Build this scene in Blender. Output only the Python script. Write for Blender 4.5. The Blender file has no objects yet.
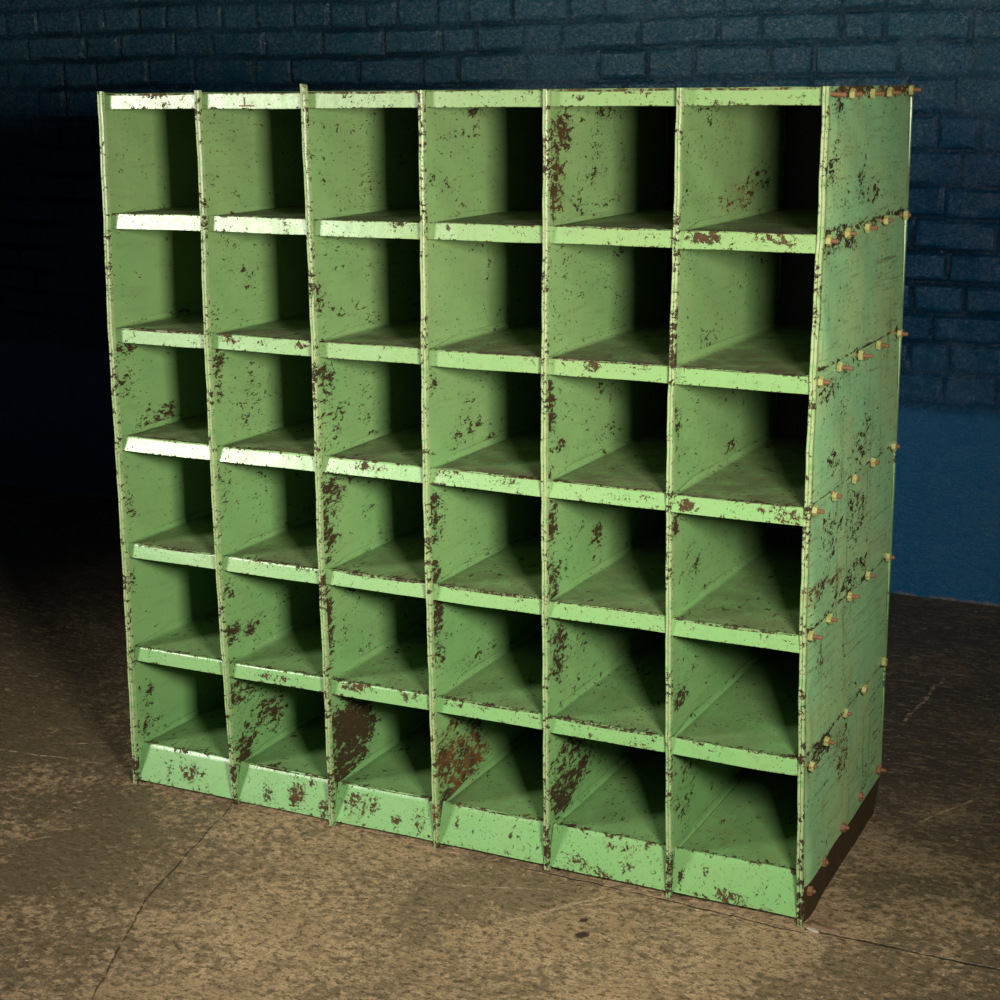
import bpy, bmesh, math, random
import numpy as np
from mathutils import Vector, Matrix

C = bpy.context.scene.collection
scene = bpy.context.scene

# ------------------------------------------------------------------ camera
def make_camera():
    cam = bpy.data.cameras.new('camera')
    o = bpy.data.objects.new('camera', cam); C.objects.link(o)
    ya, pi, ro = -0.46485, -0.24113, -0.0102
    fw = Vector((math.sin(ya)*math.cos(pi), math.cos(ya)*math.cos(pi), math.sin(pi)))
    r0 = Vector((math.cos(ya), -math.sin(ya), 0)); u0 = r0.cross(fw)
    r = math.cos(ro)*r0 + math.sin(ro)*u0
    u = -math.sin(ro)*r0 + math.cos(ro)*u0
    M = Matrix((r, u, -fw)).transposed().to_4x4()
    M.translation = Vector((2.28555, -2.74517, 1.50126))
    o.matrix_world = M
    cam.sensor_width = 36; cam.lens = 1672.22/1000*36
    cam.clip_start = .05; cam.clip_end = 60
    scene.camera = o
make_camera()

# ------------------------------------------------------------------ world, studio lamps, exposure
w = bpy.data.worlds.new('world'); scene.world = w; w.use_nodes = True
w.node_tree.nodes['Background'].inputs[0].default_value = (.55, .75, 1, 1)
w.node_tree.nodes['Background'].inputs[1].default_value = .018

def softbox(name, loc, aim, sx, sy, power, col, spread):
    l = bpy.data.lights.new(name, 'AREA'); l.shape = 'RECTANGLE'
    l.size = sx; l.size_y = sy; l.energy = power; l.color = col; l.spread = math.radians(spread)
    o = bpy.data.objects.new(name, l); C.objects.link(o)
    o.location = loc
    o.rotation_euler = (Vector(aim)-Vector(loc)).to_track_quat('-Z', 'Y').to_euler()
    return o
softbox('key_softbox', (2.48, -1.81, 1.47), (.60, .1, .72), .40, .40, 39, (1, .96, .86), 92)
softbox('fill_softbox', (-1.75, -2.35, 1.55), (.55, 0, .65), .75, .9, 26, (1, .97, .90), 72)

vs = scene.view_settings
vs.view_transform = 'Standard'; vs.look = 'None'; vs.gamma = 1; vs.use_curve_mapping = False
vs.exposure = 0.0

# ------------------------------------------------------------------ measurements (metres)
W, D, H = 1.5077, .6065, 1.5
YW = 2.143
CW = W/6
SHELF_Z = [1.2571-.2341*i for i in range(6)]          # top faces, second row to the base
# wear on divider faces: (depth, height, radius, radius, amount, rust)
DIV={
 0:[(0.048,1.213,0.026,0.021,0.35,0),(0.167,1.351,0.086,0.025,0.3,0),(0.168,0.81,0.086,0.031,0.6,0),(0.039,0.897,0.04,0.03,0.6,0),(0.041,0.979,0.039,0.017,0.7,0),(0.025,0.649,0.02,0.087,0.5,0),(0.018,0.482,0.023,0.066,0.6,0),(0.049,0.183,0.028,0.051,0.8,0),(0.057,0.121,0.049,0.037,0.6,0),(0.023,0.286,0.02,0.027,0.6,0)],
 1:[(0.041,1.33,0.027,0.024,0.5,0),(0.028,1.061,0.027,0.028,0.5,0),(0.032,0.947,0.021,0.072,0.85,0),(0.138,0.888,0.12,0.064,0.45,0),(0.035,0.693,0.042,0.085,0.42,0),(0.035,0.475,0.025,0.022,0.85,0),(0.042,0.38,0.032,0.022,1.0,0),(0.097,0.372,0.03,0.016,0.8,0),(0.053,0.245,0.074,0.031,1.0,0),(0.126,0.162,0.093,0.05,0.75,0),(0.05,0.108,0.037,0.041,1.1,0),(0.014,0.303,0.018,0.066,0.6,0),(0.236,0.42,0.056,0.069,0.4,0),(0.038,1.447,0.102,0.01,0.4,0)],
 2:[(0.007,1.382,0.011,0.034,0.8,0),(0.024,1.103,0.022,0.047,0.7,0),(0.035,1.043,0.018,0.02,0.7,0),(0.035,0.933,0.037,0.044,0.9,0),(0.055,0.848,0.053,0.045,0.6,0),(0.034,0.697,0.053,0.082,0.9,0),(0.017,0.607,0.053,0.041,0.9,0),(0.215,0.829,0.049,0.034,0.5,0),(0.006,0.44,0.03,0.074,1.1,0),(0.087,0.482,0.063,0.015,0.6,0),(0.088,0.171,0.098,0.076,1.25,0),(0.047,0.096,0.035,0.04,1.0,0),(0.144,1.425,0.053,0.015,0.45,0),(0.06,1.371,0.036,0.015,0.4,0),(0.159,0.339,0.041,0.027,0.4,0)],
 3:[(0.205,1.458,0.042,0.011,0.6,0),(0.146,1.418,0.101,0.009,0.6,0),(0.102,1.315,0.041,0.015,0.45,0),(0.193,1.339,0.095,0.019,0.35,0),(0.162,1.289,0.042,0.015,0.4,0),(0.225,0.94,0.054,0.01,0.6,0),(0.178,0.846,0.062,0.033,0.55,0),(0.266,0.804,0.032,0.015,0.7,0),(0.032,0.97,0.02,0.048,0.7,0),(0.038,0.692,0.041,0.06,0.75,0),(0.026,0.5,0.025,0.093,1.0,0),(0.035,0.404,0.029,0.042,0.8,0),(0.217,0.346,0.075,0.018,0.6,0),(0.103,0.142,0.127,0.097,0.95,1.0),(0.04,0.089,0.043,0.044,0.9,1.0),(0.193,0.153,0.046,0.031,0.6,1.0)],
 4:[(0.051,1.42,0.061,0.064,0.85,0.3),(0.266,1.456,0.059,0.013,0.8,0.2),(0.272,1.389,0.111,0.015,0.5,0),(0.248,1.345,0.11,0.015,0.5,0),(0.047,1.323,0.044,0.064,0.9,0.3),(0.177,1.289,0.067,0.017,0.6,0),(0.298,1.289,0.082,0.012,0.45,0),(0.018,0.914,0.031,0.057,1.0,0),(0.063,0.845,0.041,0.013,0.9,0),(0.013,0.801,0.027,0.019,0.9,0),(0.021,0.693,0.032,0.07,0.85,0),(0.241,0.625,0.036,0.029,0.8,0),(0.039,0.57,0.028,0.06,0.8,0),(0.061,0.442,0.043,0.07,0.85,0),(0.207,0.46,0.072,0.021,0.5,0),(0.118,0.175,0.101,0.065,0.95,0),(0.051,0.143,0.038,0.047,1.0,0),(0.168,0.303,0.061,0.03,0.4,0)],
 5:[(0.364,1.305,0.074,0.027,0.7,0.9),(0.436,1.324,0.103,0.023,0.7,0.1),(0.249,1.288,0.105,0.018,0.5,0.8),(0.211,1.442,0.113,0.014,0.4,0),(0.022,1.311,0.04,0.041,0.45,0),(0.135,1.461,0.108,0.009,0.5,0),(0.192,1.048,0.057,0.019,0.55,0),(0.029,0.922,0.036,0.037,0.65,0),(0.063,0.861,0.048,0.015,0.6,0),(0.341,0.82,0.063,0.012,0.7,0),(0.264,0.811,0.072,0.012,0.5,0),(0.028,0.728,0.026,0.027,0.8,0),(0.095,0.625,0.101,0.047,0.35,0),(0.053,0.382,0.038,0.033,0.6,0),(0.086,0.381,0.028,0.016,0.7,0),(0.084,0.188,0.051,0.076,0.6,0),(0.168,0.801,0.116,0.02,0.35,0)],
}
OUT=[(0.248,1.337,0.221,0.025,0.35,0),(0.267,1.306,0.193,0.011,0.5,0),(0.068,1.458,0.044,0.016,0.6,0.1),(0.06,1.38,0.037,0.05,0.4,0),(0.117,1.237,0.107,0.016,0.7,0.2),(0.296,1.254,0.119,0.011,0.45,0.2),(0.188,1.198,0.034,0.016,0.4,0),(0.301,1.006,0.185,0.015,0.35,0),(0.089,0.984,0.059,0.015,0.55,0),(0.174,0.934,0.113,0.019,0.4,0),(0.341,0.847,0.046,0.044,0.62,0),(0.146,0.848,0.055,0.038,0.5,0),(0.31,0.717,0.061,0.053,0.62,0),(0.152,0.707,0.07,0.035,0.5,0),(0.402,0.656,0.032,0.03,0.45,0),(0.293,0.593,0.093,0.025,0.6,0),(0.366,0.6,0.056,0.015,0.6,0),(0.066,0.622,0.081,0.017,0.62,1.0),(0.157,0.62,0.064,0.014,0.55,1.0),(0.126,0.298,0.064,0.019,0.8,0),(0.251,0.248,0.061,0.044,0.62,1.0),(0.299,0.358,0.055,0.03,0.4,0.5),(0.459,0.119,0.043,0.024,0.5,1.0),(0.211,0.816,0.102,0.027,0.4,0),(0.071,0.477,0.054,0.028,0.35,0.4),(0.498,0.27,0.035,0.028,0.4,0.3)]
LIP=[(0.684,1.259,0.022,0.009,0.9),(0.727,1.253,0.009,0.006,0.6),(1.301,1.247,0.036,0.01,0.9),(1.435,1.248,0.038,0.01,0.9),(1.282,0.772,0.017,0.013,0.95),(1.229,0.769,0.01,0.009,0.6),(1.468,0.771,0.025,0.014,0.85),(1.422,0.781,0.022,0.009,0.6),(0.293,1.015,0.029,0.01,0.75),(0.37,1.012,0.014,0.008,0.6),(0.46,1.011,0.014,0.008,0.8),(0.329,0.791,0.03,0.008,0.4),(0.426,0.787,0.022,0.01,0.5),(0.139,1.494,0.034,0.006,0.5),(0.163,1.478,0.022,0.006,0.8),(0.413,1.479,0.023,0.006,0.6),(0.648,1.489,0.013,0.009,0.4),(0.968,1.493,0.01,0.005,0.7),(1.055,1.484,0.023,0.007,0.5),(1.178,1.492,0.037,0.005,0.6),(1.323,1.474,0.021,0.007,0.6),(1.046,1.249,0.008,0.007,0.5),(1.199,1.248,0.028,0.007,0.55),(1.095,1.013,0.018,0.011,0.9),(1.183,1.015,0.015,0.007,0.6),(1.156,0.774,0.02,0.009,0.6),(1.205,0.777,0.014,0.009,0.6),(0.637,0.779,0.027,0.008,0.7),(0.595,0.78,0.018,0.008,0.8),(0.786,0.783,0.031,0.008,0.7),(0.911,0.779,0.03,0.01,0.6),(0.965,1.014,0.02,0.011,0.6),(0.452,0.555,0.024,0.011,0.8),(0.366,0.555,0.025,0.009,0.6),(0.512,0.547,0.014,0.009,0.5),(0.664,0.547,0.014,0.01,0.7),(0.597,0.551,0.019,0.008,0.6),(0.353,0.304,0.04,0.009,0.7),(0.391,0.303,0.015,0.009,0.7),(0.57,0.313,0.043,0.011,0.8),(0.692,0.308,0.028,0.011,0.7),(0.795,0.312,0.027,0.008,0.7),(0.851,0.313,0.027,0.008,0.6),(0.941,0.543,0.021,0.008,0.5),(1.066,0.544,0.012,0.008,0.5),(1.191,0.295,0.028,0.01,0.6),(1.084,0.295,0.017,0.008,0.6),(1.345,0.312,0.019,0.008,0.6),(1.31,0.314,0.023,0.008,0.5),(1.475,0.542,0.015,0.013,0.7),(1.438,0.543,0.015,0.009,0.6),(0.129,0.046,0.025,0.022,0.85),(0.161,0.045,0.019,0.012,0.75),(0.077,0.041,0.008,0.022,0.7),(0.339,0.036,0.018,0.019,0.9),(0.411,0.045,0.023,0.028,0.95),(0.478,0.032,0.015,0.021,0.75),(0.448,0.07,0.013,0.011,0.7),(0.553,0.053,0.02,0.02,0.95),(0.59,0.056,0.022,0.02,0.95),(0.565,0.028,0.022,0.014,0.8),(0.656,0.035,0.014,0.013,0.8),(0.709,0.045,0.021,0.027,0.85),(0.54,0.017,0.012,0.009,0.6),(0.797,0.052,0.011,0.011,0.7),(0.858,0.005,0.027,0.009,0.5),(0.789,0.015,0.032,0.007,0.4),(1.057,0.033,0.017,0.013,0.8),(1.089,0.022,0.025,0.013,0.75),(1.121,0.014,0.029,0.013,0.85),(1.124,0.072,0.019,0.008,0.75),(1.172,0.076,0.021,0.008,0.8),(1.203,0.078,0.008,0.012,0.8),(1.167,0.041,0.017,0.011,0.7),(1.194,0.011,0.021,0.011,0.7),(1.057,0.061,0.006,0.006,0.5),(1.327,0.056,0.006,0.008,0.8),(1.376,0.023,0.027,0.016,0.85),(1.279,0.038,0.006,0.021,0.8),(1.434,0.046,0.017,0.02,0.4),(1.316,0.037,0.012,0.012,0.5),(1.403,0.089,0.023,0.008,0.5)]
FRONT={
 0:[(1.499, 0.014), (1.264, 0.009), (1.041, 0.001), (0.872, 0.0), (0.543, -0.002), (0.339, -0.005), (-0.004, -0.012)],
 1:[(1.501, 0.253), (1.269, 0.253), (1.054, 0.246), (0.838, 0.245), (0.571, 0.244), (0.374, 0.247), (0.006, 0.257)],
 2:[(1.501, 0.499), (1.275, 0.501), (1.067, 0.503), (0.834, 0.502), (0.601, 0.499), (0.389, 0.502), (0.004, 0.504)],
 3:[(1.499, 0.754), (1.266, 0.753), (1.079, 0.75), (0.854, 0.747), (0.629, 0.747), (0.33, 0.751), (-0.0, 0.754)],
 4:[(1.498, 1.006), (1.286, 1.005), (1.092, 1.002), (0.875, 0.999), (0.56, 1.0), (0.38, 1.001), (-0.003, 1.002)],
 5:[(1.499, 1.256), (1.27, 1.254), (1.105, 1.251), (0.896, 1.247), (0.668, 1.249), (0.419, 1.252), (-0.002, 1.259)],
 6:[(1.499, 1.51), (1.26, 1.509), (1.101, 1.505), (0.917, 1.504), (0.625, 1.501), (0.364, 1.507), (0.0, 1.515)],
}


# ------------------------------------------------------------------ node helpers
class NT:
    def __init__(s, name):
        s.m = bpy.data.materials.new(name); s.m.use_nodes = True
        s.t = s.m.node_tree; s.t.nodes.clear()
        s.out = s.n('ShaderNodeOutputMaterial'); s.b = s.n('ShaderNodeBsdfPrincipled')
        s.t.links.new(s.b.outputs[0], s.out.inputs[0])
    def n(s, k, **a):
        x = s.t.nodes.new(k)
        for q, v in a.items(): setattr(x, q, v)
        return x
    def put(s, sock, v):
        if isinstance(v, bpy.types.NodeSocket): s.t.links.new(v, sock)
        elif v is not None:
            if isinstance(v, (tuple, list)) and len(v) == 3 and sock.type == 'RGBA': v = (*v, 1)
            sock.default_value = v
    def math(s, op, a, b=None, c=None, clamp=False):
        x = s.n('ShaderNodeMath', operation=op, use_clamp=clamp)
        s.put(x.inputs[0], a); s.put(x.inputs[1], b); s.put(x.inputs[2], c)
        return x.outputs[0]
    def vec(s, op, a, b=None, scale=None):
        x = s.n('ShaderNodeVectorMath', operation=op)
        s.put(x.inputs[0], a); s.put(x.inputs[1], b)
        if scale is not None: s.put(x.inputs['Scale'], scale)
        return x.outputs['Value'] if op in ('DOT_PRODUCT', 'LENGTH', 'DISTANCE') else x.outputs[0]
    def noise(s, v, scale, detail=4, rough=.55, dist=0, color=False, lac=2.0):
        x = s.n('ShaderNodeTexNoise')
        s.put(x.inputs['Vector'], v); s.put(x.inputs['Scale'], scale); s.put(x.inputs['Detail'], detail)
        s.put(x.inputs['Roughness'], rough); s.put(x.inputs['Distortion'], dist)
        return x.outputs['Color'] if color else x.outputs['Fac']
    def ss(s, v, lo, hi):                       # smoothstep
        x = s.n('ShaderNodeMapRange', interpolation_type='SMOOTHSTEP')
        s.put(x.inputs[0], v); s.put(x.inputs[1], lo); s.put(x.inputs[2], hi)
        return x.outputs[0]
    def mix(s, f, a, b):
        x = s.n('ShaderNodeMix', data_type='RGBA')
        s.put(x.inputs[0], f); s.put(x.inputs[6], a); s.put(x.inputs[7], b)
        return x.outputs[2]
    def fmix(s, f, a, b):
        x = s.n('ShaderNodeMix', data_type='FLOAT')
        s.put(x.inputs[0], f); s.put(x.inputs[2], a); s.put(x.inputs[3], b)
        return x.outputs[0]
    def attr(s, name):
        return s.n('ShaderNodeAttribute', attribute_name=name).outputs['Fac']
    def pos(s):
        return s.n('ShaderNodeNewGeometry').outputs['Position']
    def scaled(s, v, sc):
        return s.vec('MULTIPLY', v, sc)
    def bump(s, h, strength, dist, normal=None):
        x = s.n('ShaderNodeBump')
        s.put(x.inputs['Height'], h); s.put(x.inputs['Strength'], strength); s.put(x.inputs['Distance'], dist)
        if normal: s.put(x.inputs['Normal'], normal)
        return x.outputs[0]
    def seg(s, p, a, b, wd):                    # mask of a thin line from a to b (flat on the floor)
        L = math.hypot(b[0]-a[0], b[1]-a[1]); dx, dy = (b[0]-a[0])/L, (b[1]-a[1])/L
        q = s.vec('SUBTRACT', p, (a[0], a[1], 0))
        t = s.vec('DOT_PRODUCT', q, (dx, dy, 0))
        t = s.math('MINIMUM', s.math('MAXIMUM', t, 0), L)
        off = s.vec('SUBTRACT', q, s.vec('SCALE', (dx, dy, 0), scale=t))
        return s.math('SUBTRACT', 1, s.ss(s.vec('LENGTH', off), wd*.45, wd))
    def done(s, color, rough, normal=None, spec=.5, metal=0):
        s.put(s.b.inputs['Base Color'], color); s.put(s.b.inputs['Roughness'], rough)
        s.put(s.b.inputs['Specular IOR Level'], spec); s.put(s.b.inputs['Metallic'], metal)
        if normal: s.put(s.b.inputs['Normal'], normal)
        return s.m

def green_paint():
    s = NT('chipped_green_paint')
    p = s.vec('ADD', s.pos(), s.vec('SCALE', (3.1, 5.7, 2.3), scale=s.attr('seed')))
    wear, rust, dust = s.attr('wear'), s.attr('rust'), s.attr('dust')
    hgt = s.n('ShaderNodeSeparateXYZ'); s.put(hgt.inputs[0], s.pos())
    z = hgt.outputs[2]
    # paint: fresher emerald low down, yellowed and greyed higher up, cloudy
    big = s.noise(p, 5.5, 3, .5)
    f = s.math('ADD', s.math('MULTIPLY', z, .62), s.math('MULTIPLY', s.math('SUBTRACT', big, .5), 1.1), clamp=True)
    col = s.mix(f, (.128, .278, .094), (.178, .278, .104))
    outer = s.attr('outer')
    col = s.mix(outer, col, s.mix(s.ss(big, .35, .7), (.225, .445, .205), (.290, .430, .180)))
    col = s.mix(s.math('MULTIPLY', s.attr('pale'), s.ss(s.noise(p, 45, 4, .65), .30, .55)), col, (.30, .34, .17))
    # fine streaky dirt along the depth and up the sheet
    st = s.noise(s.scaled(p, (60, 9, 70)), 1, 5, .65)
    col = s.mix(s.math('MULTIPLY', s.ss(st, .5, .8), .35), col, (.080, .100, .030))
    # rubbed scratches and run-down grime on the outer side
    s2 = s.noise(s.scaled(p, (60, 7, 120)), 1, 6, .75, .4); s3 = s.noise(s.scaled(p, (30, 34, 4)), 1, 5, .7, .3)
    gr = s.math('MAXIMUM', s.math('MULTIPLY', s.ss(s2, .53, .65), .70), s.math('MULTIPLY', s.ss(s3, .54, .68), .62))
    gr = s.math('MULTIPLY', gr, s.fmix(s.ss(s.noise(p, 5, 3), .36, .62), .35, 1))
    col = s.mix(s.math('MULTIPLY', gr, outer), col, (.095, .085, .045))
    s4 = s.noise(s.scaled(p, (50, 5, 150)), 1, 4, .7, .6)
    col = s.mix(s.math('MULTIPLY', s.math('MULTIPLY', s.ss(s4, .60, .68), outer), .5), col, (.27, .34, .17))
    # grime film
    dn = s.noise(p, 16, 6, .65)
    df = s.math('MULTIPLY', dust, s.ss(dn, .18, .62), clamp=True)
    dirt = s.mix(s.noise(p, 40, 4), (.060, .050, .024), (.090, .076, .036))
    col = s.mix(df, col, dirt)
    # flaked paint: blotches drawn out along the depth
    q = s.scaled(p, (95, 46, 100))
    n1 = s.noise(q, 1, 9, .74, .45)
    n0 = s.noise(s.scaled(p, (20, 14, 22)), 1, 3, .6)
    n1 = s.math('ADD', s.math('MULTIPLY', n1, .72), s.math('MULTIPLY', n0, .28))
    n1 = s.ss(n1, .31, .69)
    thr = s.math('SUBTRACT', 1.02, s.math('MULTIPLY', wear, .66))
    chip = s.ss(s.math('SUBTRACT', n1, thr), -.008, .012)
    # fine specks all over
    n2 = s.noise(s.scaled(p, (200, 95, 210)), 1, 4, .65, .4)
    patch = s.noise(p, 9, 3, .6)
    t2 = s.math('SUBTRACT', .675, s.math('ADD', s.math('MULTIPLY', wear, .10), s.math('MULTIPLY', s.math('SUBTRACT', patch, .5), .22)))
    chip2 = s.ss(s.math('SUBTRACT', n2, t2), -.005, .02)
    chip = s.math('MAXIMUM', chip, chip2)
    rn = s.noise(p, 55, 5, .7)
    metal = s.mix(rn, (.014, .010, .005), (.050, .033, .014))
    rustc = s.mix(rn, (.045, .024, .010), (.150, .068, .022))
    metal = s.mix(s.math('MULTIPLY', rust, s.ss(s.noise(p, 24, 4), .36, .6), clamp=True), metal, rustc)
    # rust stain bleeding through around rusty spots
    stain = s.math('MULTIPLY', rust, s.math('MULTIPLY', s.ss(s.noise(p, 30, 5, .7), .48, .75), .75), clamp=True)
    col = s.mix(stain, col, (.15, .095, .024))
    col = s.mix(chip, col, metal)
    rough = s.fmix(chip, s.math('ADD', s.fmix(df, .34, .62), s.math('MULTIPLY', s.math('SUBTRACT', st, .5), .25)), .72)
    b = s.bump(s.math('SUBTRACT', 1, chip), .5, .0012)
    b = s.bump(s.noise(p, 60, 4), .10, .004, b)
    b = s.bump(s.noise(p, 7, 2), .25, .010, b)
    return s.done(col, rough, b, s.fmix(chip, .5, .12))

def rusty_metal():
    s = NT('rusted_steel'); p = s.pos()
    n = s.noise(p, 130, 5, .7)
    return s.done(s.mix(n, (.07, .032, .014), (.21, .092, .036)), .75, s.bump(n, .4, .002))

def nut_paint():
    s = NT('old_nut_paint'); p = s.pos()
    n = s.noise(p, 110, 5, .7)
    col = s.mix(s.noise(p, 30, 2), (.24, .30, .095), (.25, .22, .080))
    return s.done(s.mix(s.ss(n, .56, .64), col, (.20, .075, .022)), .5, s.bump(n, .3, .002))

def brick_paint():
    s = NT('painted_brick'); p = s.pos()
    n1 = s.noise(p, 2.2, 4, .6); n2 = s.noise(p, 55, 6, .7)
    col = s.mix(n1, (.0004, .060, .165), (.0016, .086, .190))
    h = s.n('ShaderNodeSeparateXYZ'); s.put(h.inputs[0], p)
    # lamp gloss on the upper wall, painted in as a greyer blue
    up = s.ss(s.math('ADD', h.outputs[2], s.math('MULTIPLY', s.math('SUBTRACT', n1, .5), .8)), 1.15, 1.75)
    col = s.mix(up, col, (.020, .120, .190))
    low = s.math('SUBTRACT', 1, s.ss(h.outputs[2], .55, .60))
    glint = s.ss(s.noise(s.scaled(p, (1, 1, 1.3)), 85, 6, .8, .5), .50, .59)  # specular sparkle painted on as pale flecks
    cp = s.ss(s.math('ADD', s.noise(p, 8, 4, .6), s.math('MULTIPLY', up, .16)), .42, .60)
    jt = s.attr('joint')
    cp = s.math('MULTIPLY', cp, s.math('SUBTRACT', 1, s.math('MULTIPLY', low, .8)))
    col = s.mix(s.math('MULTIPLY', s.attr('tone'), .5), col, s.mix(up, (.004, .105, .22), (.036, .170, .25)))
    glint = s.math('MULTIPLY', s.math('MULTIPLY', glint, cp), s.math('SUBTRACT', 1, s.math('MULTIPLY', jt, .7)))
    col = s.mix(s.math('MULTIPLY', glint, s.fmix(up, .38, .85)), col, (.19, .27, .31))
    col = s.mix(s.math('MULTIPLY', jt, .72), col, (.0012, .009, .020))
    # brush scratches on the rendered dado
    rot = s.n('ShaderNodeMapping'); s.put(rot.inputs[0], p)
    rot.inputs['Rotation'].default_value = (0, math.radians(-28), 0); rot.inputs['Scale'].default_value = (26, 1, 190)
    sc = s.noise(rot.outputs[0], 1, 4, .6, .6)
    scr = s.math('MULTIPLY', s.math('MULTIPLY', low, s.ss(sc, .54, .64)), s.ss(s.noise(p, 9, 4), .45, .7))
    col = s.mix(s.math('MULTIPLY', scr, .5), col, (.08, .16, .19))
    edge = s.math('SUBTRACT', 1, s.ss(s.math('ADD', h.outputs[2], s.math('MULTIPLY', s.noise(p, 30, 5), .02)), .012, .022))
    col = s.mix(s.math('MULTIPLY', edge, s.ss(n2, .4, .6)), col, (.16, .14, .10))
    rough = s.math('ADD', .16, s.math('MULTIPLY', n2, .20))
    b = s.bump(s.noise(p, 45, 7, .75), s.fmix(low, 1.0, .30), .040)
    b = s.bump(s.noise(p, 170, 4, .65), s.fmix(low, 1.0, .5), .010, b)
    b = s.bump(sc, s.math('MULTIPLY', low, .25), .004, b)
    return s.done(col, rough, b, s.fmix(low, .50, .30))

def concrete():
    s = NT('stained_concrete'); p = s.pos()
    wob = s.vec('SCALE', s.vec('SUBTRACT', s.noise(p, 14, 4, .6, color=True), (.5, .5, .5)), scale=.030)
    q = s.vec('ADD', s.vec('MULTIPLY', p, (1, 1, 0)), s.vec('MULTIPLY', wob, (1, 1, 0)))
    big = s.noise(p, 1.6, 4, .55, .4); mid = s.noise(p, 6.5, 7, .68, .5); fine = s.noise(p, 48, 7, .72)
    grit = s.noise(p, 210, 4, .7)
    col = s.mix(s.ss(mid, .3, .7), (.268, .182, .094), (.44, .312, .172))
    col = s.mix(s.math('MULTIPLY', s.ss(grit, .44, .66), .62), col, (.12, .088, .050))
    # dark worn-in stains: patchy mottling, heavier in broad dirty areas and, as painted light falloff, away from the centre
    m = s.math('ADD', s.math('MULTIPLY', mid, .44), s.math('MULTIPLY', fine, .56))
    m = s.math('ADD', m, s.math('MULTIPLY', s.math('SUBTRACT', big, .5), .42))
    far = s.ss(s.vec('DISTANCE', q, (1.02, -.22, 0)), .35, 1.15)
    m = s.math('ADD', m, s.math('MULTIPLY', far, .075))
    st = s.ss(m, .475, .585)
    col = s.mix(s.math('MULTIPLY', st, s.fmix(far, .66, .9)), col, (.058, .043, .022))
    md = s.noise(s.scaled(p, (1, 1.6, 1)), 26, 8, .78, .6)
    col = s.mix(s.math('MULTIPLY', s.ss(md, .49, .60), .62), col, (.095, .070, .038))
    # long greasy tide marks, streaked along the slab
    sk = s.noise(s.scaled(p, (9, 34, 1)), 1, 6, .7, .5)
    col = s.mix(s.math('MULTIPLY', s.ss(sk, .56, .66), .45), col, (.060, .044, .026))
    # shade painted into the colour: the floor darkens toward the wall
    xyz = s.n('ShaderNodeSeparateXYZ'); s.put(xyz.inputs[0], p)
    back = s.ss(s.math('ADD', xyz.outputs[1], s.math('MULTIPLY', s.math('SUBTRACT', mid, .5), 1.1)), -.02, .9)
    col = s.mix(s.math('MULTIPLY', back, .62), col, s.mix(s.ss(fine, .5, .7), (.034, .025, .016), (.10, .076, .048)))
    # thinly rubbed, paler streaks left showing through the dark tone
    pk = s.noise(s.scaled(p, (20, 58, 1)), 1, 8, .8, .5)
    col = s.mix(s.math('MULTIPLY', s.ss(pk, .52, .62), s.fmix(back, .30, .75)), col, (.235, .175, .105))
    sp = s.noise(s.scaled(p, (1, 1.4, 1)), 62, 6, .8)
    col = s.mix(s.math('MULTIPLY', s.ss(sp, .51, .59), .78), col, (.040, .029, .016))
    # pale scratches
    sc = 0
    for a, b, wd in [((.86, -.13), (1.06, -.06), .004), ((1.02, -.22), (1.16, -.03), .004), ((1.10, -.12), (1.20, -.10), .004),
                     ((.97, -.18), (1.12, -.21), .003), ((1.12, -.10), (1.22, -.02), .003), ((-.46, .02), (-.15, .06), .004),
                     ((-.30, .12), (-.05, .30), .003), ((1.45, 1.10), (1.47, 1.45), .006), ((1.62, .55), (1.70, .72), .004)]:
        g = s.seg(q, a, b, wd); sc = g if isinstance(sc, int) else s.math('MAXIMUM', sc, g)
    sn = s.noise(s.scaled(p, (3, 60, 1)), 1, 3, .6, 1.2)
    sc = s.math('MAXIMUM', sc, s.math('MULTIPLY', s.ss(sn, .70, .74), .6))
    col = s.mix(s.math('MULTIPLY', sc, s.math('MULTIPLY', s.ss(fine, .42, .60), .7)), col, (.42, .32, .21))
    # two spots of spilt oil
    oil = s.seg(q, (1.166, -.205), (1.170, -.200), .013)
    oil = s.math('MAXIMUM', oil, s.seg(q, (1.150, -.150), (1.152, -.150), .009))
    col = s.mix(oil, col, (.035, .016, .010))
    # joint between slabs and an old crack
    q2 = s.vec('ADD', s.vec('MULTIPLY', p, (1, 1, 0)), s.vec('SCALE', s.vec('MULTIPLY', wob, (1, 1, 0)), scale=.55))
    ck = None
    for a, b, wd in [((.95, .000), (1.53, -.020), .0030), ((1.53, -.005), (1.88, -.004), .0042), ((1.88, -.004), (2.6, -.02), .005),
                     ((.254, .0), (.295, -.175), .0020), ((.295, -.175), (.359, -.437), .0026), ((.359, -.437), (.52, -.80), .0026),
                     ((.52, -.80), (.7, -1.4), .005)]:
        g = s.seg(q2, a, b, wd); ck = g if ck is None else s.math('MAXIMUM', ck, g)
    col = s.mix(s.math('MULTIPLY', ck, s.fmix(s.ss(fine, .4, .55), .35, .9)), col, (.018, .013, .009))
    fl = s.ss(s.noise(p, 75, 2, .5), .735, .75)
    col = s.mix(fl, col, (.42, .34, .24))
    rough = s.fmix(st, .62, .50)
    b = s.bump(s.math('SUBTRACT', s.math('ADD', s.math('MULTIPLY', fine, .6), s.math('MULTIPLY', grit, .3)), ck), .6, .012)
    b = s.bump(mid, .25, .015, b)
    return s.done(col, rough, b, .35)

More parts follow.
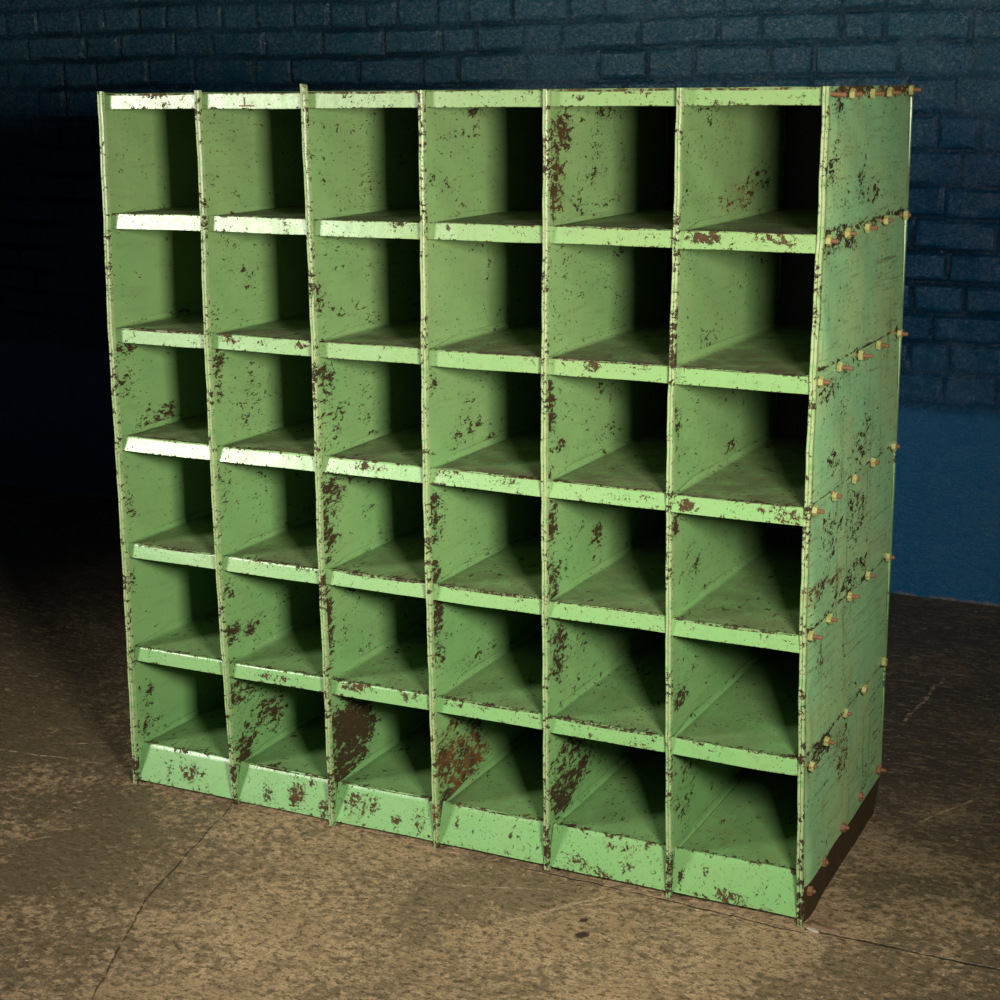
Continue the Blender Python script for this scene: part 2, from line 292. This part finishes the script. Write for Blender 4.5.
M_GREEN, M_RUST, M_NUT, M_BRICK, M_CONC = green_paint(), rusty_metal(), nut_paint(), brick_paint(), concrete()
def plain(name, col, rough):
    s = NT(name); n = s.noise(s.pos(), 160, 5, .7)
    return s.done(s.mix(n, tuple(c*.55 for c in col), col), rough, s.bump(n, .4, .002))
M_WOOD = plain('weathered_wood', (.13, .075, .035), .7)
M_PLASTER = plain('flaked_plaster', (.34, .30, .24), .85)
M_DARK = plain('back_shade_dark', (.010, .014, .012), .75)
M_MARK = plain('rust_mark', (.16, .085, .05), .7)

# ------------------------------------------------------------------ object helpers
def link(name, me, mat, parent=None):
    o = bpy.data.objects.new(name, me); C.objects.link(o)
    me.materials.append(mat)
    if parent: o.parent = parent
    return o

def attrs(me, **kw):
    for k, v in kw.items():
        a = me.attributes.new(k, 'FLOAT', 'POINT')
        if np.isscalar(v): v = np.full(len(me.vertices), v)
        a.data.foreach_set('value', np.asarray(v, dtype=np.float32))

def verts_of(me):
    a = np.empty(len(me.vertices)*3, np.float32); me.vertices.foreach_get('co', a)
    return a.reshape(-1, 3)

def loft(name, rings, closed_ring=True, cap=True):
    """rings: list of equal-length point loops -> mesh"""
    n = len(rings[0]); V = [tuple(map(float, p)) for r in rings for p in r]; F = []
    for i in range(len(rings)-1):
        for j in range(n if closed_ring else n-1):
            k = (j+1) % n
            F.append((i*n+j, i*n+k, (i+1)*n+k, (i+1)*n+j))
    if cap:
        F.append(tuple(reversed(range(n)))); F.append(tuple((len(rings)-1)*n+j for j in range(n)))
    me = bpy.data.meshes.new(name); me.from_pydata(V, [], F)
    bm = bmesh.new(); bm.from_mesh(me); bmesh.ops.recalc_face_normals(bm, faces=bm.faces); bm.to_mesh(me); bm.free()
    return me

def blob_field(a, b, blobs):
    """soft-edged wear blotches -> wear, rust arrays"""
    wv = np.zeros(len(a)); rv = np.zeros(len(a))
    for c0, c1, r0, r1, am, ru in blobs:
        d = np.sqrt(((a-c0)/(r0*1.5))**2+((b-c1)/(r1*1.5))**2)
        f = np.clip(1.25-d, 0, 1); f = f*f*(3-2*f)
        wv = np.maximum(wv, am*f); rv = np.maximum(rv, ru*np.clip(f*1.3, 0, 1))
    return wv, rv

# ------------------------------------------------------------------ setting: floor and wall
def build_floor():
    xs = np.linspace(-6, 7, 27); ys = np.linspace(-6, YW+.1, 17)
    V = [(x, y, 0) for y in ys for x in xs]; n = len(xs)
    F = [(j*n+i, j*n+i+1, (j+1)*n+i+1, (j+1)*n+i) for j in range(len(ys)-1) for i in range(n-1)]
    k = len(V); V += [(-6, -6, -.1), (7, -6, -.1), (7, YW+.1, -.1), (-6, YW+.1, -.1)]; F.append((k+3, k+2, k+1, k))
    me = bpy.data.meshes.new('floor'); me.from_pydata(V, [], F)
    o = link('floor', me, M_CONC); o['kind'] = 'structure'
build_floor()

def vnoise(x, z, sc, seed, octs=4):
    rs = np.random.RandomState(seed); T = rs.rand(256, 256)
    out = 0; amp = 1; tot = 0
    for k in range(octs):
        u, v = x*sc+17.3*k, z*sc+9.1*k
        i, j = np.floor(u).astype(int), np.floor(v).astype(int); fu, fv = u-i, v-j
        fu = fu*fu*(3-2*fu); fv = fv*fv*(3-2*fv)
        g = lambda a, b: T[a % 256, b % 256]
        out = out+amp*((g(i, j)*(1-fu)+g(i+1, j)*fu)*(1-fv)+(g(i, j+1)*(1-fu)+g(i+1, j+1)*fu)*fv)
        tot += amp; amp *= .55; sc *= 2.1
    return out/tot-.5

def build_wall():
    X0, X1, Z1, st = -4.2, 4.2, 2.6, .0075
    xs = np.arange(X0, X1+st, st); zs = np.arange(-.02, Z1+st, st)
    nx, nz = len(xs), len(zs)
    gx, gz = np.meshgrid(xs, zs)
    x, z = gx.ravel(), gz.ravel()
    wx = x+vnoise(x, z, 16, 1, 3)*.014; wz = z+vnoise(x, z, 13, 2, 3)*.013+vnoise(x, z, 1.1, 9, 2)*.03
    beds = [.591, .680, .767, .854, .940, 1.030, 1.122, 1.215, 1.312, 1.411, 1.518, 1.614, 1.702]
    while beds[-1] < Z1+.2: beds.append(beds[-1]+.091)
    beds = np.array(beds); rnd = random.Random(5)
    row = np.clip(np.searchsorted(beds, wz)-1, 0, len(beds)-2)
    dz = np.minimum(wz-beds[row], beds[row+1]-wz)
    dx = np.zeros_like(x); lift = np.zeros_like(x); tone = np.zeros_like(x)
    for r in range(len(beds)-1):
        e = [X0-.3-rnd.random()*.2]
        while e[-1] < X1+.4:
            e.append(e[-1]+rnd.choice([.125, .16, .21, .235, .25, .25] if r % 3 else [.115, .13, .14, .15, .2])*(.92+.16*rnd.random()))
        e = np.array(e); m = row == r
        k = np.searchsorted(e, wx[m])-1
        dx[m] = np.minimum(wx[m]-e[k], e[k+1]-wx[m])
        lf = np.array([rnd.uniform(-.003, .004) for _ in e]); lift[m] = lf[k]
        tn = np.array([max(0, rnd.uniform(-.4, 1)) for _ in e]); tone[m] = tn[k]
    def prof(d, a, b): t = np.clip((d-a)/(b-a), 0, 1); return t*t*(3-2*t)
    rr = np.minimum(prof(dz, .002, .015), prof(dx, .0015, .013))
    joint = 1-rr
    fill = np.clip(vnoise(x, z, 3.2, 4, 3)*2.2+.45, .12, 1)          # joints clogged with paint in places
    h = -joint*.018*fill+lift*rr+vnoise(x, z, 22, 6, 4)*.009*(.4+rr*.6)+vnoise(x, z, 4, 7, 3)*.010
    dado = 1-prof(wz, .575, .600)
    lip = np.exp(-((wz-.588)/.014)**2)*.004
    hd = .006+vnoise(x, z, 3, 8, 3)*.008+vnoise(x, z, 30, 11, 2)*.0012
    h = h*(1-dado)+hd*dado+lip
    y = YW-h
    jv = joint*(1-dado)*np.clip(.35+fill*.75, 0, 1)
    V = np.stack([x, y, z], 1)
    i = np.arange(nx-1); j = np.arange(nz-1); jj, ii = np.meshgrid(j, i, indexing='ij')
    a = (jj*nx+ii).ravel()
    F = np.stack([a, a+1, a+nx+1, a+nx], 1)
    me = bpy.data.meshes.new('wall_back')
    me.vertices.add(len(V)+4); nf = len(F)+1
    k = len(V)
    V = np.concatenate([V, [(X0, YW+.2, -.02), (X1, YW+.2, -.02), (X1, YW+.2, Z1), (X0, YW+.2, Z1)]])
    F = np.concatenate([F, [(k+3, k+2, k+1, k)]])
    me.vertices.foreach_set('co', V.astype(np.float32).ravel())
    me.loops.add(nf*4); me.loops.foreach_set('vertex_index', F.astype(np.int32).ravel())
    me.polygons.add(nf); me.polygons.foreach_set('loop_start', np.arange(0, nf*4, 4, dtype=np.int32))
    me.polygons.foreach_set('use_smooth', np.ones(nf, bool))
    me.update(calc_edges=True); me.validate(); attrs(me, joint=np.concatenate([jv, np.zeros(4)]), tone=np.concatenate([tone*rr*(1-dado), np.zeros(4)]))
    o = link('wall_back', me, M_BRICK); o['kind'] = 'structure'
build_wall()

# ------------------------------------------------------------------ the pigeonhole cabinet
cab = bpy.data.objects.new('pigeonhole_cabinet', None); C.objects.link(cab)
cab['label'] = 'large green-painted steel pigeonhole cabinet, six by six open compartments, paint chipped to rust'
cab['category'] = 'cabinet'
rng = random.Random(11)

def front_x(i, z):
    pts = sorted(FRONT[i]); zz = [p[0] for p in pts]; xx = [p[1] for p in pts]
    return np.interp(z, zz, xx)
def smooth_front(i, zs):
    x = front_x(i, zs); k = np.hanning(27)[1:-1]; k /= k.sum()
    xp = np.concatenate([np.full(12, x[0])-np.arange(12, 0, -1)*(x[1]-x[0]), x, np.full(12, x[-1])+np.arange(1, 13)*(x[-1]-x[-2])])
    return np.convolve(xp, k, 'valid')+.0005*np.sin(zs*41+i*2)+.0003*np.sin(zs*97+i)
def div_x(i, y, z):
    """centre of divider i at depth y, height z: bent front edge, straight at the back"""
    base = i*CW; off = front_x(i, z)-base
    return base+off*(1-min(1, max(0, y/D)))**1.3

def make_divider(i):
    top = H+(.014 if i == 2 else .004 if i in (0, 1) else 0)
    zs = np.linspace(0, top, 121)
    if i == 6:                                      # the outer sheets lap over each other at every bolt row
        extra = [s+.0045 for s in SHELF_Z[:5]]+[s+.0060 for s in SHELF_Z[:5]]+[.0680, .0695]
        zs = np.sort(np.concatenate([zs, extra]))
    fx = smooth_front(i, zs)-i*CW
    depth = np.concatenate([[.013, .016], np.linspace(.03, D-.013, 44)])
    t = .0022
    rings = []
    for z, f in zip(zs, fx):
        cut = max(0, .085-z)*.60 if i == 6 else 0     # outer sheet is clipped at its lower rear corner
        def px(x, y): 
            fade = (1-min(1, y/D))**1.3
            zc = min(z, H) if y > .012 else z
            return (i*CW+x+f*fade, y*(1-cut/D), zc)
        b = .0056 if i in (0, 6) else .0052
        L = [px(-b, .011), px(-b, .001), px(-b*.75, -.0005), px(-b*.18, 0), px(-.0002, .0025), px(b*.18, 0), px(b*.75, -.0005), px(b, .001), px(b, .011)]
        step = 0
        if i == 6:
            for a, sz in enumerate(SHELF_Z[:5]):
                if z > sz+.005: step = .0032; break
            lap = [H]+SHELF_Z[:5]
            up = [s for s in lap if s+.005 >= z]; 
            frac = (min(up)-z)/.234 if up else 0
            step = .0052*min(1, max(0, frac))
        bulge = lambda y: (.0020*math.sin(y*19+z*13+i) + .0013*math.sin(z*53+y*31))*min(1, y/.06)*max(0, 1-y/(D-.03)) if y < D-.03 else 0
        R = [px(t+step*min(1, (y-.01)/.03)+bulge(y), y) for y in depth]
        Lf = [px(-t+bulge(y), y) for y in depth]
        rear = [px(t, D-.010), px(.0050 if i == 6 else .004, D-.009), px(.0050 if i == 6 else .004, D), px(-.004, D), px(-.004, D-.009), px(-t, D-.010)]
        rings.append(L+R+rear+Lf[::-1])
    nm = 'side_panel' if i in (0, 6) else 'divider'
    me = loft(nm, rings)
    v = verts_of(me); y, z = v[:, 1], v[:, 2]
    onright = np.tile(np.array([0]*5+[.5]*4+[1]*len(depth)+[.3]*6+[0]*len(depth)), len(zs))
    bl = [(a, b, c*1.15, d*1.15, e*1.1, f) for a, b, c, d, e, f in OUT] if i == 6 else DIV[i]
    wv, rv = blob_field(y, z, bl)
    base = {0: .12, 1: .24, 2: .26, 3: .22, 4: .28, 5: .22, 6: .20}[i]
    wv = np.where(onright > .9, np.maximum(wv, base), .34)
    bead = y < .0125
    wv = np.where(bead, .50+.16*np.sin(z*23+i)*np.sin(z*7.3+2*i), wv)
    wv = np.where(bead & (z < .10), .78, wv)
    dust = np.where(onright > .9, .10, .08) + 0*z
    if i == 6:
        low_strip = (z < .0690) & (onright > .4) & ~bead  # lowest strip of the side set wholly to the dark brown tone
        wv = np.where(low_strip, 2.2, wv); rv = np.where(low_strip, .12, rv)
        topband = (z > 1.484) & (y > .02)
        wv = np.where(topband, .95, wv); rv = np.where(topband, 1, rv)
        for s in SHELF_Z[:5]:                        # darker line along each lap
            line = np.exp(-((z-s-.006)/.004)**2)*.80
            wv = np.where(onright > .9, np.maximum(wv, line+.1), wv)
        dust = np.where(onright > .9, .16, dust)
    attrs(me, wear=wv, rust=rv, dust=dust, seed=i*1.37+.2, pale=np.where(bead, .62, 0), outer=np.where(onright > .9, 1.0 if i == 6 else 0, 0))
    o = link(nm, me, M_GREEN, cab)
    return o
panels = [make_divider(i) for i in range(7)]

RECESS = [.018, .018, .018, .017, .012, .008]

def lip_wear(v, seed):
    wv, _ = blob_field(v[:, 0], v[:, 2], [(a, b, c, d, e, 0) for a, b, c, d, e in LIP])
    return np.maximum(wv, .26)

def make_shelf(c, r):
    """r 0 = top sheet, 1..5 shelves, 6 base; one folded sheet per bay"""
    zt = H-.0015 if r == 0 else SHELF_Z[r-1]
    rec = .030 if r == 6 else (.016 if r == 0 else RECESS[c])
    hgt = .029 if r == 0 else .0305 if r < 6 else .080
    out = [.0006, .0030, .0010, .0080, .0055, .0050, .025][r]                     # how far the foot of the front face leans out
    tilt = [rng.uniform(-.0010, .0010), rng.uniform(-.0010, .0010)]
    if r:                                             # the rows run a little out of level
        a, b = [.0034, .0006, .0034, .0010, -.0016, .0020][r-1], [.0025, -.0025, -.0005, .0015, .0027, .0060][r-1]
        tilt = [tilt[0]+a+(b-a)*c/6, tilt[1]+a+(b-a)*(c+1)/6]
    g = .0032; t = .0028
    ys = np.concatenate([[rec, rec+.004], np.linspace(rec+.02, D-.012, 30)])
    nm = 'top_panel' if r == 0 else 'base_panel' if r == 6 else 'shelf'
    rings = []
    for y in ys:
        xl, xr = div_x(c, y, zt)+g, div_x(c+1, y, zt)-g
        # side flanges turned up against the dividers, growing from nothing at the front
        k = 0 if r == 0 else .012*min(1, max(0, (y-rec-.01)/.09))**1.5
        us = np.linspace(0, 1, 15)
        sag = lambda u: -.0016*math.sin(math.pi*u)*math.sin(min(1, y/D)*math.pi)-.0006*math.sin(u*9+c+y*11)
        top = [(xl, y, zt+k)]+[(xl+.0015, y, zt+k)]+[(xl+.0015+.006*(1-math.cos(a)), y, zt+min(k, .006)*(1-math.sin(a))) for a in (.3, .8, 1.3)]
        mid = [(xl+.012+(xr-xl-.024)*u, y, zt+sag(u)+tilt[0]*(1-u)+tilt[1]*u) for u in us]
        tr = [(xr-.0015-.006*(1-math.cos(a)), y, zt+min(k, .006)*(1-math.sin(a))) for a in (1.3, .8, .3)]+[(xr-.0015, y, zt+k), (xr, y, zt+k)]
        bot = [(xr, y, zt-t), ((xl+xr)/2, y, zt-t-.0015), (xl, y, zt-t)]
        rings.append(top+mid+tr+bot)
    me = loft(nm, rings)
    v = verts_of(me); y, z = v[:, 1], v[:, 2]
    dustv = [0, 1.1, 1.05, .95, .75, .55, .42][r]
    d = dustv*(.62+.38*np.exp(-(y-rec)/.10))
    ux = np.tile(np.array([0]*5+[1]*15+[0]*5+[1]*3), len(ys)); d = np.where(ux > 0, d, .12)
    wv = np.where(y < rec+.01, .80, .26+.05*(rng.random()))
    rv = np.zeros(len(v))
    if r == 1 and c >= 4: rv = .5*np.exp(-((y-.3)/.2)**2)
    if r == 6 and c in (3, 5): rv = .55*np.exp(-((y-.2)/.2)**2)
    if r == 0: d = np.full(len(v), .6); wv = np.full(len(v), .85); rv = np.full(len(v), .35)
    attrs(me, wear=wv, rust=rv, dust=d, seed=c*.71+r*1.9, outer=0)
    o = link(nm, me, M_GREEN, cab)
    # front face, folded down from the sheet
    n = 40; rows = []
    prof = [(rec+.006, zt-.0004), (rec+.0015, zt+.0002), (rec, zt-.0012)]
    for q in np.linspace(0, 1, 9)[1:]:
        prof.append((rec-out*q, zt-.0012-(hgt-.0012)*q))
    prof += [(rec-out+.002, zt-hgt-.001), (rec-out+.012, zt-hgt-.0006), (rec-out+.012, zt-hgt+.0012), (rec-out+.004, zt-hgt+.0015), (rec+.004, zt-.004)]
    wob = [rng.uniform(-.0012, .0012) for _ in range(3)]
    for k in range(n+1):
        u = k/n; ring = []
        for yy, zz in prof:
            xl, xr = div_x(c, yy, zz)+g, div_x(c+1, yy, zz)-g
            dzz = tilt[0]*(1-u)+tilt[1]*u+wob[0]*math.sin(u*math.pi)*.8+wob[1]*math.sin(u*2*math.pi)*.5
            ring.append((xl+(xr-xl)*u, yy+wob[2]*math.sin(u*math.pi), zz+dzz))
        rows.append(ring)
    lm = loft('front_lip', rows)
    v = verts_of(lm)
    wl = lip_wear(v, c*7+r)
    m = len(prof); edge = np.tile(np.array([.85, .85, .70]+[0]*(m-3)), n+1)
    wl = np.maximum(wl, edge*(.75+.25*np.sin(v[:, 0]*90+r)))
    low = np.tile(np.array([0]*10+[.55]+[.6]*(m-11)), n+1)
    wl = np.maximum(wl, low)
    rv = np.where(wl > .5, .25, 0)
    attrs(lm, wear=wl, rust=rv, dust=.05, seed=c*1.3+r*.77+4, outer=0)
    link('kick_plate' if r == 6 else 'front_lip', lm, M_GREEN, o)
    return o
top_panels = []
for c in range(6):
    for r in range(7):
        o = make_shelf(c, r)
        if r == 0: top_panels.append(o)

# a rust-brown mark like an upturned T scratched on the second top lip
bm = bmesh.new()
def stroke(bm, x0, x1, z0, z1, y0, y1):
    v = [bm.verts.new(q) for q in [(x0, y0, z0), (x1, y0, z0), (x1, y1, z1), (x0, y1, z1)]]
    w2 = [bm.verts.new((q.co.x, q.co.y+.0012, q.co.z)) for q in v]
    bm.faces.new(v); bm.faces.new(w2[::-1])
    for a in range(4): b = (a+1) % 4; bm.faces.new((v[b], v[a], w2[a], w2[b]))
yl = lambda z: .016-.0006*(1.496-z)/.033-.0010
stroke(bm, .344, .378, 1.4725, 1.4755, yl(1.4725), yl(1.4755))
stroke(bm, .3545, .3575, 1.4755, 1.4905, yl(1.4755), yl(1.4905))
me = bpy.data.meshes.new('scratched_mark'); bm.to_mesh(me); bm.free()
link('scratched_mark', me, M_MARK, top_panels[1])['label'] = 'rust-brown upturned T mark'

# added back sheet, coloured near black to stand in for the compartments' shade
rings = []
for z in np.linspace(.004, H-.006, 40):
    rings.append([(-.003, D-.0095, z), (W+.002, D-.0095, z), (W+.002, D-.0065, z), (-.003, D-.0065, z)])
link('back_shade_panel', loft('back_shade_panel', rings), M_DARK, cab)['label'] = 'added back sheet, coloured dark for the shade inside'

# bolts along the outer side: rusty studs with painted hexagon nuts
def bolt_mesh(L, r=.0042):
    rings = []
    xs = np.linspace(-.002, L, max(8, int(L/.0012)))
    for k, x in enumerate(xs):
        rr = r*(1 if k % 2 else .86); rr *= .8 if k == len(xs)-1 else 1
        rings.append([(x, rr*math.cos(a), rr*math.sin(a)) for a in np.linspace(0, 2*math.pi, 13)[:-1]])
    return loft('bolt', rings)
def nut_mesh(r=.0098, th=.0085):
    rings = []
    for x, s in [(0, .93), (.0012, 1), (th-.0012, 1), (th, .90)]:
        rings.append([(x, r*s*math.cos(a), r*s*math.sin(a)) for a in np.linspace(0, 2*math.pi, 7)[:-1]])
    return loft('nut', rings)
NUT = nut_mesh()
BY = [.020, .135, .272, .405, .556]
BZ = [[1.488, 1.487, 1.487, 1.488, 1.492],
      [1.250, 1.252, 1.252, 1.254, 1.254], [1.011, 1.019, 1.020, 1.021, 1.023], [.784, .784, .787, .792, .793],
      [.553, .552, .557, .564, .563], [.304, .314, .323, .327, .336], [.056, .070, .083, .093, .097]]
LEN = [[.030, .026, .030, .030, .028], [.024, .024, .028, .022, .018], [.024, .034, .034, .028, .026], [.024, .020, .015, .018, .018],
       [.030, .022, .026, .022, .020], [.018, .022, .018, .014, .014], [.018, .016, .020, .016, .024]]
for r in range(7):
    for k in range(5):
        L = LEN[r][k]*.80+.004
        y = BY[k]+(.012 if r >= 5 and k == 0 else 0)+rng.uniform(-.004, .004)
        z = BZ[r][k]; x = float(div_x(6, y, z))+.0022
        if k == 4: x += .002
        b = link('bolt', bolt_mesh(L), M_RUST, cab)
        b.location = (x, y, z)
        b.rotation_euler = (rng.uniform(0, 1), rng.uniform(-.10, .10), rng.uniform(-.12, .06))
        if r == 0 and k == 0: continue               # this stud has lost its nut
        n = bpy.data.objects.new('nut', NUT); C.objects.link(n); n.parent = b
        if not NUT.materials: NUT.materials.append(M_RUST if r == 6 else M_NUT)
        n.location = (.0025+rng.random()*.003, 0, 0)
        if r == 6:
            n.data = NUT.copy(); n.data.materials.clear(); n.data.materials.append(M_RUST)
        n.rotation_euler = (rng.uniform(0, 1), 0, 0)

# ------------------------------------------------------------------ small debris
def chip_mesh(name, pts, z0, h, seed):
    rs = random.Random(seed); n = len(pts)
    lo = [(x, y, z0) for x, y in pts]
    cx = sum(p[0] for p in pts)/n; cy = sum(p[1] for p in pts)/n
    hi = [(cx+(x-cx)*.8, cy+(y-cy)*.8, z0+h*rs.uniform(.7, 1.1)) for x, y in pts]
    return loft(name, [lo, hi])
pts = [(1.521, .018), (1.545, .004), (1.578, -.002), (1.590, .004), (1.575, .012), (1.545, .020), (1.527, .030)]
o = link('wood_splinter', chip_mesh('wood_splinter', pts, 0, .007, 3), M_WOOD)
o['label'] = "brown splinter of wood on the floor at the cabinet's front right foot"; o['category'] = 'splinter'
pts = [(1.530, -.004), (1.548, -.012), (1.556, -.010), (1.545, .000)]
o = link('plaster_flake', chip_mesh('plaster_flake', pts, 0, .004, 4), M_PLASTER)
o['label'] = "pale plaster flake on the floor just in front of the wood splinter"; o['category'] = 'flake'

for me in bpy.data.meshes:
    if me.name.startswith(('divider', 'side_panel', 'shelf', 'base_panel', 'top_panel', 'front_lip', 'bolt')):
        me.polygons.foreach_set('use_smooth', np.ones(len(me.polygons), bool))
        me.set_sharp_from_angle(angle=math.radians(38))
